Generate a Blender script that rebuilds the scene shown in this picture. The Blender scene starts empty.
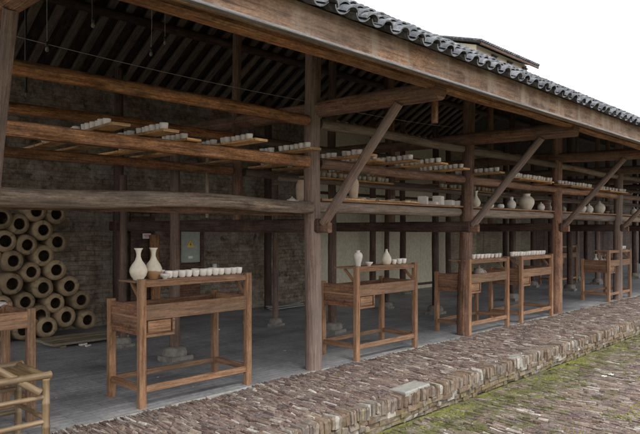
import bpy, math, random
from mathutils import Vector, Matrix, noise
random.seed(7)
R = math.radians
S = bpy.context.scene
COL = S.collection

# ---------------------------------------------------------------- camera
cam = bpy.data.objects.new('camera', bpy.data.cameras.new('camera'))
COL.objects.link(cam)
cam.location = (0, 0, 1.5)
cam.rotation_euler = (R(90), 0, R(-46))
cam.data.sensor_width = 36
cam.data.lens = 34.875
cam.data.shift_y = 13/640
cam.data.clip_start = 0.05
cam.data.clip_end = 1500
S.camera = cam

# ---------------------------------------------------------------- sky, sun, exposure
W = bpy.data.worlds.new('World'); S.world = W; W.use_nodes = True
nt = W.node_tree; nt.nodes.clear()
out = nt.nodes.new('ShaderNodeOutputWorld')
bg1 = nt.nodes.new('ShaderNodeBackground'); bg2 = nt.nodes.new('ShaderNodeBackground')
sky = nt.nodes.new('ShaderNodeTexSky'); sky.sky_type = 'NISHITA'; sky.sun_disc = False
SUN_EL, SUN_AZ = 52, 205
sky.sun_elevation = R(SUN_EL); sky.sun_rotation = R(SUN_AZ)
bg1.inputs[1].default_value = 0.05
nt.links.new(sky.outputs[0], bg1.inputs[0])
bg2.inputs[0].default_value = (0.885, 0.895, 0.91, 1); bg2.inputs[1].default_value = 1.0   # cloud deck
addn = nt.nodes.new('ShaderNodeMixShader'); addn.inputs[0].default_value = 0.93
nt.links.new(bg1.outputs[0], addn.inputs[1]); nt.links.new(bg2.outputs[0], addn.inputs[2])
nt.links.new(addn.outputs[0], out.inputs[0])
sl = bpy.data.lights.new('sun', 'SUN'); sl.energy = 1.1; sl.angle = R(14); sl.color = (1, .96, .9)
so = bpy.data.objects.new('sun', sl); COL.objects.link(so)
az = R(SUN_AZ)
sd = Vector((math.sin(az)*math.cos(R(SUN_EL)), math.cos(az)*math.cos(R(SUN_EL)), math.sin(R(SUN_EL))))
so.rotation_euler = sd.to_track_quat('Z', 'Y').to_euler()
so.location = sd*40
S.view_settings.view_transform = 'Standard'
S.view_settings.look = 'None'
S.view_settings.exposure = 1.26
S.view_settings.gamma = 1
S.render.engine = 'CYCLES'
S.cycles.max_bounces = 10
S.cycles.diffuse_bounces = 6

# ---------------------------------------------------------------- helpers
CF, SF, F = math.cos(R(44)), math.sin(R(44)), 620.0
def at(px, py=None, X=None, Y=None, Z=None):
    """world point seen at photo pixel (px,py) on the plane X=, Y= or Z="""
    t = (px-320)/F
    if Y is not None: z = Y/(SF-CF*t)
    elif X is not None: z = X/(CF+SF*t)
    else: z = (1.5-Z)*F/(py-230)
    h = Z if (Z is not None and py is None) or (Z is not None) else (1.5+(230-py)/F*z if py is not None else 0)
    return Vector((z*(CF+SF*t), z*(SF-CF*t), h))

def V(*a): return Vector(a)

class MB:
    def __init__(s): s.v=[]; s.f=[]; s.uv=[]; s.sm=[]; s.tone=[]; s.mi=[]
    def add(s, vs, fs, uvs=None, smooth=False, tone=None, mi=0):
        b=len(s.v); t=random.random() if tone is None else tone
        s.v += [tuple(p) for p in vs]; s.tone += [t]*len(vs)
        for k,f in enumerate(fs):
            s.f.append(tuple(b+i for i in f)); s.sm.append(smooth); s.mi.append(mi)
            if uvs: s.uv += uvs[k]
            else: s.uv += [(vs[i][0]+vs[i][1], vs[i][2]) for i in f]
    def build(s, name, mat, parent=None, loc=None):
        me=bpy.data.meshes.new(name); me.from_pydata(s.v, [], s.f)
        uvl=me.uv_layers.new(name='UVMap')
        flat=[c for uv in s.uv for c in uv]
        uvl.data.foreach_set('uv', flat)
        a=me.attributes.new('tone','FLOAT','POINT'); a.data.foreach_set('value', s.tone)
        me.polygons.foreach_set('use_smooth', s.sm)
        mats = mat if isinstance(mat,(list,tuple)) else [mat]
        for m in mats: me.materials.append(m)
        me.polygons.foreach_set('material_index', s.mi)
        me.update()
        o=bpy.data.objects.new(name, me); COL.objects.link(o)
        if parent: o.parent=parent
        if loc is not None: o.location=loc
        return o
    def sweep(s, path, secf, up=None, smooth=False, cap=True, tone=None, mi=0):
        """path list of Vectors, secf(i,t)->list of (a,b) closed section"""
        n=len(path); t=random.random() if tone is None else tone
        uo=random.uniform(0,60); vo=random.uniform(0,60)
        vs=[]; L=0; Ls=[]
        for i,p in enumerate(path):
            d=(path[min(i+1,n-1)]-path[max(i-1,0)]).normalized()
            u=Vector(up) if up else (Vector((0,0,1)) if abs(d.z)<.9 else Vector((0,1,0)))
            sx=d.cross(u).normalized(); sy=sx.cross(d).normalized()
            if i: L+=(path[i]-path[i-1]).length
            Ls.append(L)
            sec=secf(i, i/(n-1))
            m=len(sec)
            vs+=[p+sx*a+sy*b for a,b in sec]
        sec0=secf(0,0); per=[0]
        for k in range(m):
            a=sec0[k]; b=sec0[(k+1)%m]; per.append(per[-1]+math.hypot(a[0]-b[0],a[1]-b[1]))
        fs=[]; uvs=[]
        for i in range(n-1):
            for k in range(m):
                k2=(k+1)%m
                fs.append((i*m+k, i*m+k2, (i+1)*m+k2, (i+1)*m+k))
                uvs.append([(uo+Ls[i],vo+per[k]),(uo+Ls[i],vo+per[k+1]),(uo+Ls[i+1],vo+per[k+1]),(uo+Ls[i+1],vo+per[k])])
        s.add(vs,fs,uvs,smooth,t,mi)
        if cap:
            for base,rev in ((0,True),((n-1)*m,False)):
                ring=[vs[base+k] for k in range(m)]
                f=list(range(m)); f=f[::-1] if rev else f
                sc=secf(0 if rev else n-1, 0 if rev else 1)
                s.add(ring,[tuple(f)],[[(uo+sc[k][0]*.3,vo+sc[k][1]) for k in f]],False,t,mi)
    def log(s, p0, p1, r0, r1=None, seg=12, rough=.05, bend=.01, step=.3, ends=1, tone=None):
        p0=Vector(p0); p1=Vector(p1); r1=r0 if r1 is None else r1
        L=(p1-p0).length; n=max(3,int(L/step)+2); sd_=random.uniform(0,100)
        d=(p1-p0).normalized(); u=Vector((0,0,1)) if abs(d.z)<.9 else Vector((0,1,0))
        sx=d.cross(u).normalized(); sy=sx.cross(d)
        path=[]
        for i in range(n):
            t=i/(n-1); e=math.sin(math.pi*t)**.5 if 0<t<1 else 0
            o=sx*noise.noise(V(t*L*.6,sd_,0))*bend*2*e+sy*noise.noise(V(t*L*.6,sd_,9))*bend*2*e
            path.append(p0.lerp(p1,t)+o)
        def sec(i,t):
            r=r0+(r1-r0)*t
            o=[]
            for k in range(seg):
                a=2*math.pi*k/seg
                q=1+rough*2*noise.noise(V(math.cos(a)*1.2+sd_,math.sin(a)*1.2,t*L*1.3))
                o.append((r*q*math.cos(a), r*q*math.sin(a)))
            return o
        s.sweep(path,sec,smooth=True,tone=tone)
    def beam(s, p0, p1, w, h, ch=.006, up=None, bend=.003, step=.5, rough=0, tone=None, mi=0):
        """squared timber: w sideways, h along up"""
        p0=Vector(p0); p1=Vector(p1); L=(p1-p0).length; n=max(2,int(L/step)+2) if bend or rough else 2
        sd_=random.uniform(0,100)
        path=[p0.lerp(p1,i/(n-1)) + V(0,0,noise.noise(V(i*.7,sd_,0))*bend*(1 if 0<i<n-1 else .3)) for i in range(n)]
        def sec(i,t):
            q=1+rough*noise.noise(V(t*L*1.5,sd_,3)); a=w/2*q; b=h/2*q; c=min(ch,a*.4,b*.4)
            return [(a,-b+c),(a,b-c),(a-c,b),(-a+c,b),(-a,b-c),(-a,-b+c),(-a+c,-b),(a-c,-b)]
        s.sweep(path,sec,up=up,tone=tone,mi=mi)
    def box(s, c, size, ch=.004, rot=0, tone=None, mi=0):
        c=Vector(c); d=Vector((math.cos(rot),math.sin(rot),0))*size[0]/2
        s.beam(c-d, c+d, size[1], size[2], ch, bend=0, tone=tone, mi=mi)
    def lathe(s, prof, c=(0,0,0), seg=20, axis='Z', tone=None, mi=0, jit=0):
        c=Vector(c); vs=[]; m=len(prof); fs=[]
        for j,(r,z) in enumerate(prof):
            for k in range(seg):
                a=2*math.pi*k/seg; rr=r*(1+jit*noise.noise(V(math.cos(a)+c.x*3,math.sin(a),z*5)))
                if axis=='Z': vs.append(c+V(rr*math.cos(a),rr*math.sin(a),z))
                else: vs.append(c+V(rr*math.cos(a),z,rr*math.sin(a)))
        for j in range(m-1):
            for k in range(seg):
                k2=(k+1)%seg
                q=(j*seg+k,j*seg+k2,(j+1)*seg+k2,(j+1)*seg+k)
                fs.append(q if axis=='Z' else q[::-1])
        s.add(vs,fs,None,True,tone,mi)

def tag(o,label=None,cat=None,group=None,kind=None):
    if label: o['label']=label
    if cat: o['category']=cat
    if group: o['group']=group
    if kind: o['kind']=kind
    return o
def empty(name,loc=(0,0,0),rz=0):
    o=bpy.data.objects.new(name,None); COL.objects.link(o); o.location=loc; o.rotation_euler=(0,0,rz)
    o.empty_display_size=.1
    return o
def kids(o,_all=None): return [c for c in o.children]
def copy_tree(o,parent=None):
    ch=list(o.children)
    c=o.copy(); COL.objects.link(c); c.parent=parent
    for k in ch: copy_tree(k,c)
    return c

# ---------------------------------------------------------------- materials
def newmat(name):
    m=bpy.data.materials.new(name); m.use_nodes=True
    n=m.node_tree; b=n.nodes['Principled BSDF']; return m,n,b
def N(n,t,**k):
    x=n.nodes.new(t)
    for a,v in k.items(): setattr(x,a,v)
    return x
def ramp(n,stops,inp):
    r=N(n,'ShaderNodeValToRGB'); e=r.color_ramp.elements
    while len(e)<len(stops): e.new(.5)
    for i,(p,c) in enumerate(stops):
        e[i].position=p; e[i].color=(c[0],c[1],c[2],1) if len(c)==3 else c
    n.links.new(inp,r.inputs[0]); return r
def mix(n,a,b,fac,mode='MIX'):
    m=N(n,'ShaderNodeMix'); m.data_type='RGBA'; m.blend_type=mode
    for sock,val in ((m.inputs[0],fac),(m.inputs[6],a),(m.inputs[7],b)):
        if hasattr(val,'is_linked') or hasattr(val,'links'): n.links.new(val,sock)
        elif isinstance(val,(int,float)): sock.default_value=val
        else: sock.default_value=(*val,1)
    return m.outputs[2]
def noi(n,vec,scale,detail=4,rough=.55,dist=0):
    t=N(n,'ShaderNodeTexNoise'); t.inputs['Scale'].default_value=scale; t.inputs['Detail'].default_value=detail
    t.inputs['Roughness'].default_value=rough; t.inputs['Distortion'].default_value=dist
    n.links.new(vec,t.inputs['Vector']); return t.outputs['Fac']
def mapping(n,vec,sc):
    m=N(n,'ShaderNodeMapping'); m.inputs['Scale'].default_value=sc; n.links.new(vec,m.inputs['Vector']); return m.outputs[0]
def bump(n,b,h,st,dist):
    u=N(n,'ShaderNodeBump'); u.inputs['Strength'].default_value=st; u.inputs['Distance'].default_value=dist
    n.links.new(h,u.inputs['Height']); n.links.new(u.outputs[0],b.inputs['Normal'])

def wood(name,dark,mid,light,grey=None,greyamt=0,rough=.75,grain=45,crack=.6,stain=None,wear=1.0):
    m,n,b=newmat(name)
    uv=N(n,'ShaderNodeUVMap').outputs[0]
    g1=noi(n,mapping(n,uv,(2.4,grain,1)),1,6,.68,.25)
    iso=noi(n,mapping(n,uv,(5,9,1)),1,5,.7,.3); sp=noi(n,mapping(n,uv,(31.5,90,1)),1,3,.6)
    g2=noi(n,mapping(n,uv,(2.2,grain*2.2,1)),1,4,.65)
    lo=noi(n,mapping(n,uv,(.9,3,1)),1,3,.5,.4)
    c=ramp(n,[(.34,dark),(.5,mid),(.66,light)],g1).outputs[0]
    c=mix(n,c,ramp(n,[(.33,(1-.5*wear,1-.53*wear,1-.55*wear)),(.5,(1,1,1)),(.68,(1+.35*wear,1+.33*wear,1+.3*wear))],iso).outputs[0],1.0,'MULTIPLY')
    c=mix(n,c,ramp(n,[(.35,(1-.35*wear,)*3),(.65,(1+.3*wear,)*3)],sp).outputs[0],1.0,'MULTIPLY')
    lc=ramp(n,[(.3,(.62,.6,.6)),(.7,(1.25,1.22,1.2))],lo).outputs[0]
    c=mix(n,c,lc,1.0,'MULTIPLY')
    # thin dark checks along the grain
    ck=ramp(n,[(.36,(1,1,1)),(.43,(0,0,0))],g2)
    c=mix(n,c,(dark[0]*.35,dark[1]*.35,dark[2]*.35),mixmul(n,ck.outputs[0],crack))
    # knots
    vo=N(n,'ShaderNodeTexVoronoi'); vo.inputs['Scale'].default_value=1; n.links.new(mapping(n,uv,(1.9,9,1)),vo.inputs['Vector'])
    kn=ramp(n,[(.07,(1,1,1)),(.17,(0,0,0))],vo.outputs['Distance'])
    c=mix(n,c,(dark[0]*.5,dark[1]*.45,dark[2]*.4),mixmul(n,kn.outputs[0],.7))
    if grey:
        gz=noi(n,mapping(n,uv,(.8,5,1)),1.0,5,.65,.5)
        gr=ramp(n,[(.5-greyamt*.45,(0,0,0)),(.85-greyamt*.55,(1,1,1))],gz)
        gc=ramp(n,[(.3,tuple(x*.55 for x in grey)),(.7,tuple(x*1.2 for x in grey))],g1)
        c=mix(n,c,gc.outputs[0],mixmul(n,gr.outputs[0],min(1,.35+greyamt)))
    tn=N(n,'ShaderNodeAttribute'); tn.attribute_name='tone'
    tr=ramp(n,[(0,(.78,.78,.78)),(1,(1.2,1.16,1.12))],tn.outputs['Fac'])
    c=mix(n,c,tr.outputs[0],1.0,'MULTIPLY')
    oi=N(n,'ShaderNodeObjectInfo'); orr=ramp(n,[(0,(.80,.80,.82)),(.5,(1,1,1)),(1,(1.18,1.14,1.08))],oi.outputs['Random'])
    c=mix(n,c,orr.outputs[0],1.0,'MULTIPLY')
    if stain:
        z=noi(n,mapping(n,uv,(6,1.5,1)),1,4,.6)
        sr=ramp(n,[(.5,(0,0,0)),(.66,(1,1,1))],z)
        c=mix(n,c,stain,mixmul(n,sr.outputs[0],.6))
    n.links.new(c,b.inputs['Base Color']); b.inputs['Roughness'].default_value=rough
    b.inputs['Specular IOR Level'].default_value=.3
    hh=N(n,'ShaderNodeMath'); hh.operation='ADD'; n.links.new(g1,hh.inputs[0]); n.links.new(g2,hh.inputs[1])
    if True:
        h2=N(n,'ShaderNodeMath'); h2.operation='ADD'; n.links.new(hh.outputs[0],h2.inputs[0]); n.links.new(iso,h2.inputs[1]); hh=h2
    bump(n,b,hh.outputs[0],.9,.009)
    return m
def mixmul(n,a,k):
    m=N(n,'ShaderNodeMath'); m.operation='MULTIPLY'; n.links.new(a,m.inputs[0]); m.inputs[1].default_value=k; return m.outputs[0]

M={}
M['rail']=wood('orange_rail_wood',(.16,.068,.028),(.35,.17,.08),(.48,.26,.13),(.3,.25,.2),.08)
M['desk']=wood('desk_wood',(.16,.08,.04),(.31,.172,.095),(.40,.235,.14),(.3,.22,.16),.2,crack=.6,wear=.55)
M['drawer']=wood('drawer_wood',(.10,.048,.028),(.20,.10,.058),(.27,.15,.09),(.25,.2,.16),.15)
M['post']=wood('post_wood',(.11,.062,.042),(.23,.142,.1),(.32,.21,.155),(.25,.2,.18),.5)
M['postred']=wood('red_post_wood',(.11,.055,.033),(.235,.125,.077),(.33,.19,.12),(.26,.2,.17),.25)
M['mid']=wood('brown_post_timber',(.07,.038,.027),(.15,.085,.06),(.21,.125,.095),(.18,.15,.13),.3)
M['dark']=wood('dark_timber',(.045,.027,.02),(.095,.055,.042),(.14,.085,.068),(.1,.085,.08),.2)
M['rafter']=wood('rafter_timber',(.08,.058,.045),(.14,.105,.085),(.19,.145,.12),(.2,.18,.16),.3)
M['roofboard']=wood('roof_board_timber',(.03,.022,.018),(.055,.042,.036),(.08,.064,.055))
M['log']=wood('weathered_log',(.075,.048,.034),(.21,.148,.105),(.33,.25,.19),(.31,.26,.215),.3,grain=34,crack=.95)
M['shelflog']=wood('shelf_log',(.10,.06,.045),(.22,.145,.105),(.30,.215,.16),(.28,.24,.2),.45)
M['fascia']=wood('fascia_board',(.12,.065,.038),(.25,.145,.085),(.33,.205,.13),(.27,.22,.19),.25,grain=22,crack=.6,stain=(.36,.30,.245))
M['fasciaedge']=wood('grey_drip_board',(.15,.14,.14),(.22,.21,.21),(.27,.26,.26),(.26,.26,.27),.5)
M['board']=wood('ware_board',(.48,.26,.11),(.66,.40,.19),(.75,.5,.27),(.4,.3,.2),.12,crack=.25)
M['planks']=wood('shelf_plank',(.18,.08,.04),(.36,.18,.085),(.48,.27,.14),(.3,.22,.16),.3)
M['pale']=wood('pale_board',(.2,.16,.1),(.32,.26,.17),(.4,.33,.22),(.3,.28,.22),.4)

def bamboo_mat():
    m,n,b=newmat('bamboo'); uv=N(n,'ShaderNodeUVMap').outputs[0]
    g=noi(n,mapping(n,uv,(1.5,60,1)),1,4); l=noi(n,mapping(n,uv,(3,12,1)),1,4,.6)
    c=ramp(n,[(.3,(.12,.075,.04)),(.5,(.23,.155,.085)),(.7,(.33,.24,.14))],l).outputs[0]
    c=mix(n,c,ramp(n,[(.3,(.7,.7,.7)),(.7,(1.1,1.1,1.1))],g).outputs[0],1,'MULTIPLY')
    n.links.new(c,b.inputs['Base Color']); b.inputs['Roughness'].default_value=.42; bump(n,b,g,.3,.002); return m
M['bamboo']=bamboo_mat()

def clay(name,c0,c1,rough=.6,sc=14,brown=None,zlim=None):
    m,n,b=newmat(name); co=N(n,'ShaderNodeTexCoord').outputs['Object']
    f=noi(n,co,sc,4,.6); c=ramp(n,[(.3,c0),(.7,c1)],f).outputs[0]
    if brown:
        sp=N(n,'ShaderNodeSeparateXYZ'); n.links.new(co,sp.inputs[0])
        w=N(n,'ShaderNodeMath'); w.operation='MULTIPLY_ADD'; n.links.new(noi(n,co,9,3),w.inputs[0]); w.inputs[1].default_value=.04
        n.links.new(sp.outputs[2],w.inputs[2])
        r=ramp(n,[(0,(1,1,1)),(.5,(1,1,1)),(.55,(0,0,0))],scl(n,w.outputs[0],.5/zlim))
        c=mix(n,c,brown,r.outputs[0])
    oi=N(n,'ShaderNodeObjectInfo'); lo_=.62 if sc<8 else .84
    c=mix(n,c,ramp(n,[(0,(lo_,lo_*.97,lo_*.93)),(1,(1.1,1.06,1.0))],oi.outputs['Random']).outputs[0],1.0,'MULTIPLY')
    if sc<8: c=mix(n,c,(.07,.05,.035),mixmul(n,ramp(n,[(.52,(0,0,0)),(.7,(1,1,1))],noi(n,co,9,5,.7,.5)).outputs[0],.75))
    n.links.new(c,b.inputs['Base Color']); b.inputs['Roughness'].default_value=rough; bump(n,b,f,.3 if sc<8 else .15,.008 if sc<8 else .003); return m
def scl(n,a,k):
    m=N(n,'ShaderNodeMath'); m.operation='MULTIPLY'; n.links.new(a,m.inputs[0]); m.inputs[1].default_value=k; return m.outputs[0]
M['cup']=clay('white_bisque',(.62,.58,.54),(.78,.75,.71))
M['vase']=clay('pale_bisque',(.52,.46,.38),(.7,.64,.55))
M['vasebrown']=clay('half_brown_bisque',(.52,.46,.38),(.7,.64,.55),brown=(.34,.2,.09),zlim=.085)
M['buff']=clay('buff_clay',(.48,.35,.25),(.62,.48,.36))
M['grey_clay']=clay('grey_clay',(.2,.17,.14),(.34,.3,.25))
M['jar']=clay('sagger_clay',(.22,.155,.09),(.43,.325,.205),.85,6)
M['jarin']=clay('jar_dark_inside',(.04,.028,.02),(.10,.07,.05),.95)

def stone_mat(name,mossbase=0,bright=1.0):
    m,n,b=newmat(name); co=N(n,'ShaderNodeTexCoord').outputs['Object']
    tn=N(n,'ShaderNodeAttribute'); tn.attribute_name='tone'
    B=bright*.90
    cols=[(0,(.15*B,.095*B,.08*B)),(.16,(.28*B,.19*B,.155*B)),(.34,(.22*B,.175*B,.175*B)),(.5,(.34*B,.245*B,.195*B)),(.64,(.30*B,.25*B,.24*B)),(.78,(.40*B,.315*B,.245*B)),(.9,(.46*B,.40*B,.345*B)),(1,(.68*B,.65*B,.60*B))]
    c=ramp(n,cols,tn.outputs['Fac']).outputs[0]
    f=noi(n,co,28,5,.65); g=noi(n,co,3.2,4,.6)
    c=mix(n,c,ramp(n,[(.25,(.55,.55,.55)),(.75,(1.35,1.32,1.3))],f).outputs[0],1,'MULTIPLY')
    c=mix(n,c,ramp(n,[(.3,(.8,.78,.78)),(.7,(1.12,1.12,1.1))],g).outputs[0],1,'MULTIPLY')
    li=noi(n,co,55,3,.6); c=mix(n,c,(.55,.54,.5),mixmul(n,ramp(n,[(.62,(0,0,0)),(.7,(1,1,1))],li).outputs[0],.5))
    # moss growth, thick near the foot of the kerb
    sp=N(n,'ShaderNodeSeparateXYZ'); n.links.new(co,sp.inputs[0])
    mm=noi(n,co,4.5,6,.7)
    if mossbase:
        mr=N(n,'ShaderNodeMapRange'); n.links.new(sp.outputs[1],mr.inputs[0])
        mr.inputs[1].default_value=2.2; mr.inputs[2].default_value=3.3; mr.inputs[3].default_value=0; mr.inputs[4].default_value=.17
        a=N(n,'ShaderNodeMath'); a.operation='ADD'; n.links.new(mm,a.inputs[0]); n.links.new(mr.outputs[0],a.inputs[1]); mm=a.outputs[0]
    fac=ramp(n,[(.60-mossbase*.045,(0,0,0)),(.72-mossbase*.045,(1,1,1))],mm).outputs[0]
    mc=ramp(n,[(.3,(.06,.068,.018)),(.6,(.115,.12,.032)),(.8,(.18,.17,.055))],f).outputs[0]
    c=mix(n,c,mc,mixmul(n,fac,.85 if mossbase else .45))
    n.links.new(c,b.inputs['Base Color']); b.inputs['Roughness'].default_value=.85
    bump(n,b,f,.8,.01); return m
M['paving']=stone_mat('edge_laid_stone',0,.72)
M['yard']=stone_mat('mossy_yard_stone',1,.72)
def kerb_mat():
    m,n,b=newmat('kerb_stone'); co=N(n,'ShaderNodeTexCoord').outputs['Object']
    tn=N(n,'ShaderNodeAttribute'); tn.attribute_name='tone'
    c=ramp(n,[(0,(.10,.065,.045)),(.3,(.19,.13,.09)),(.55,(.23,.185,.145)),(.8,(.17,.14,.12)),(1,(.38,.35,.31))],tn.outputs['Fac']).outputs[0]
    f=noi(n,co,24,5,.7); c=mix(n,c,ramp(n,[(.3,(.5,.5,.5)),(.7,(1.3,1.3,1.3))],f).outputs[0],1,'MULTIPLY')
    sp=N(n,'ShaderNodeSeparateXYZ'); n.links.new(co,sp.inputs[0])
    mr=N(n,'ShaderNodeMapRange'); n.links.new(sp.outputs[2],mr.inputs[0])
    mr.inputs[1].default_value=-.22; mr.inputs[2].default_value=-.02; mr.inputs[3].default_value=.09; mr.inputs[4].default_value=-.1
    a=N(n,'ShaderNodeMath'); a.operation='ADD'; n.links.new(noi(n,co,9,5,.7),a.inputs[0]); n.links.new(mr.outputs[0],a.inputs[1])
    fac=ramp(n,[(.5,(0,0,0)),(.68,(1,1,1))],a.outputs[0]).outputs[0]
    c=mix(n,c,ramp(n,[(.3,(.1,.085,.03)),(.6,(.2,.16,.06)),(.8,(.16,.18,.05))],f).outputs[0],mixmul(n,fac,.8))
    n.links.new(c,b.inputs['Base Color']); b.inputs['Roughness'].default_value=.9; bump(n,b,f,.8,.01); return m
M['kerb']=kerb_mat()

def ground_mat(name,a,bb,c3,sc=6):
    m,n,b=newmat(name); co=N(n,'ShaderNodeTexCoord').outputs['Object']
    f=noi(n,co,sc,6,.7); c=ramp(n,[(.3,a),(.5,bb),(.7,c3)],f).outputs[0]
    c=mix(n,c,ramp(n,[(.3,(.6,.6,.6)),(.7,(1.3,1.3,1.3))],noi(n,co,60,4,.7)).outputs[0],1,'MULTIPLY')
    n.links.new(c,b.inputs['Base Color']); b.inputs['Roughness'].default_value=.95; bump(n,b,f,.6,.02); return m
M['ground']=ground_mat('mossy_earth',(.07,.055,.035),(.11,.10,.05),(.13,.14,.045))
M['mortar']=ground_mat('joint_earth',(.06,.043,.03),(.10,.08,.06),(.15,.125,.10),12)
M['moss']=ground_mat('moss',(.07,.078,.015),(.15,.155,.03),(.24,.23,.06),20)

def floor_mat():
    m,n,b=newmat('grey_brick_floor'); co=N(n,'ShaderNodeTexCoord').outputs['Object']
    br=N(n,'ShaderNodeTexBrick'); n.links.new(mapping(n,co,(1,1,1)),br.inputs['Vector'])
    br.inputs['Scale'].default_value=1; br.inputs['Brick Width'].default_value=.36; br.inputs['Row Height'].default_value=.075
    br.inputs['Mortar Size'].default_value=.004; br.inputs['Mortar Smooth'].default_value=.4
    br.inputs['Color1'].default_value=(.29,.297,.312,1); br.inputs['Color2'].default_value=(.38,.382,.392,1); br.inputs['Mortar'].default_value=(.17,.175,.185,1)
    f=noi(n,co,1.3,5,.65); g=noi(n,co,22,5,.7)
    c=mix(n,br.outputs['Color'],ramp(n,[(.3,(.52,.52,.54)),(.52,(1,1,1)),(.72,(1.4,1.38,1.32))],f).outputs[0],1,'MULTIPLY')
    c=mix(n,c,ramp(n,[(.3,(.7,.7,.7)),(.7,(1.25,1.25,1.25))],g).outputs[0],1,'MULTIPLY')
    d=noi(n,co,5,5,.7); c=mix(n,c,(.33,.31,.28),mixmul(n,ramp(n,[(.58,(0,0,0)),(.72,(1,1,1))],d).outputs[0],.5))
    n.links.new(c,b.inputs['Base Color']); b.inputs['Roughness'].default_value=.5
    s=N(n,'ShaderNodeMath'); s.operation='MULTIPLY_ADD'; n.links.new(br.outputs['Fac'],s.inputs[0]); s.inputs[1].default_value=-.8; n.links.new(g,s.inputs[2])
    bump(n,b,s.outputs[0],.5,.005); return m
M['floor']=floor_mat()

def wall_mat():
    m,n,b=newmat('old_brick_wall'); co=N(n,'ShaderNodeTexCoord').outputs['Object']
    sp=N(n,'ShaderNodeSeparateXYZ'); n.links.new(co,sp.inputs[0]); cb=N(n,'ShaderNodeCombineXYZ')
    n.links.new(sp.outputs[0],cb.inputs[0]); n.links.new(sp.outputs[2],cb.inputs[1])
    br=N(n,'ShaderNodeTexBrick')
    ds=N(n,'ShaderNodeTexNoise'); ds.inputs['Scale'].default_value=3; n.links.new(co,ds.inputs['Vector'])
    ad=N(n,'ShaderNodeVectorMath'); ad.operation='MULTIPLY_ADD'; n.links.new(ds.outputs['Color'],ad.inputs[0]); ad.inputs[1].default_value=(.05,.05,.05); n.links.new(cb.outputs[0],ad.inputs[2])
    n.links.new(ad.outputs[0],br.inputs['Vector'])
    br.inputs['Scale'].default_value=1; br.inputs['Brick Width'].default_value=.26; br.inputs['Row Height'].default_value=.075
    br.inputs['Mortar Size'].default_value=.006; br.inputs['Mortar Smooth'].default_value=.5
    br.inputs['Color1'].default_value=(.21,.155,.115,1); br.inputs['Color2'].default_value=(.29,.235,.18,1); br.inputs['Mortar'].default_value=(.2,.165,.13,1)
    f=noi(n,co,2.1,6,.7,.6); g=noi(n,co,13,5,.7)
    c=mix(n,br.outputs['Color'],ramp(n,[(.25,(.4,.4,.4)),(.75,(1.5,1.5,1.45))],g).outputs[0],1,'MULTIPLY')
    c=mix(n,c,(.36,.32,.27),mixmul(n,ramp(n,[(.48,(0,0,0)),(.58,(1,1,1))],f).outputs[0],.75))
    c=mix(n,c,ramp(n,[(.3,(.5,.48,.45)),(.7,(1.25,1.22,1.2))],noi(n,co,7,6,.75)).outputs[0],1,'MULTIPLY')
    c=mix(n,c,(.05,.045,.04),mixmul(n,ramp(n,[(.34,(1,1,1)),(.43,(0,0,0))],noi(n,co,4.2,5,.7,.5)).outputs[0],.85))
    n.links.new(c,b.inputs['Base Color']); b.inputs['Roughness'].default_value=.95
    s=N(n,'ShaderNodeMath'); s.operation='MULTIPLY_ADD'; n.links.new(br.outputs['Fac'],s.inputs[0]); s.inputs[1].default_value=-.6; n.links.new(g,s.inputs[2])
    bump(n,b,s.outputs[0],1,.03); return m
M['wall']=wall_mat()
def tile_mat():
    m,n,b=newmat('grey_roof_tile'); co=N(n,'ShaderNodeTexCoord').outputs['Object']
    tn=N(n,'ShaderNodeAttribute'); tn.attribute_name='tone'
    c=ramp(n,[(0,(.04,.043,.052)),(.5,(.075,.08,.095)),(1,(.13,.135,.15))],tn.outputs['Fac']).outputs[0]
    f=noi(n,co,30,5,.7); c=mix(n,c,ramp(n,[(.3,(.6,.6,.6)),(.7,(1.4,1.4,1.4))],f).outputs[0],1,'MULTIPLY')
    c=mix(n,c,(.33,.34,.36),mixmul(n,ramp(n,[(.52,(0,0,0)),(.66,(1,1,1))],noi(n,co,11,5,.7)).outputs[0],.55))
    n.links.new(c,b.inputs['Base Color']); b.inputs['Roughness'].default_value=.7; bump(n,b,f,.4,.005); return m
M['tile']=tile_mat()
def plain(name,c,rough=.6,metal=0,var=.15):
    m,n,b=newmat(name); co=N(n,'ShaderNodeTexCoord').outputs['Object']
    f=noi(n,co,18,4,.6)
    k=ramp(n,[(.3,tuple(x*(1-var) for x in c)),(.7,tuple(min(1,x*(1+var)) for x in c))],f)
    n.links.new(k.outputs[0],b.inputs['Base Color']); b.inputs['Roughness'].default_value=rough; b.inputs['Metallic'].default_value=metal; return m
M['base']=plain('pale_stone_base',(.2,.18,.155),.9,var=.35)
M['slab']=plain('pale_cement',(.27,.265,.24),.9,var=.2)
M['white']=plain('white_plastic',(.75,.75,.74),.5,var=.06)
M['tileend']=plain('skylit_tile_end',(.24,.25,.265),.8,var=.6)  # paler end faces: sky-lit rims of the weathered tiles put into the colour
M['wire']=plain('grey_cable',(.35,.35,.36),.5)
M['black']=plain('black_plastic',(.02,.02,.02),.5)
M['cream']=plain('cream_plaster',(.66,.56,.42),.9,var=.15)
M['window']=plain('dark_window',(.03,.03,.035),.4)
M['metalbox']=plain('grey_green_metal',(.33,.35,.30),.5,var=.12)
M['yellow']=plain('yellow_paint',(.7,.5,.05),.5)
M['red']=plain('red_paint',(.5,.06,.04),.5)
M['khaki']=plain('khaki_panel',(.58,.53,.40),.85,var=.16)
M['cloth']=plain('pale_cloth',(.55,.54,.52),.9)
M['leaf']=plain('shrub_leaf',(.06,.09,.03),.7,var=.5)

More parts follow.
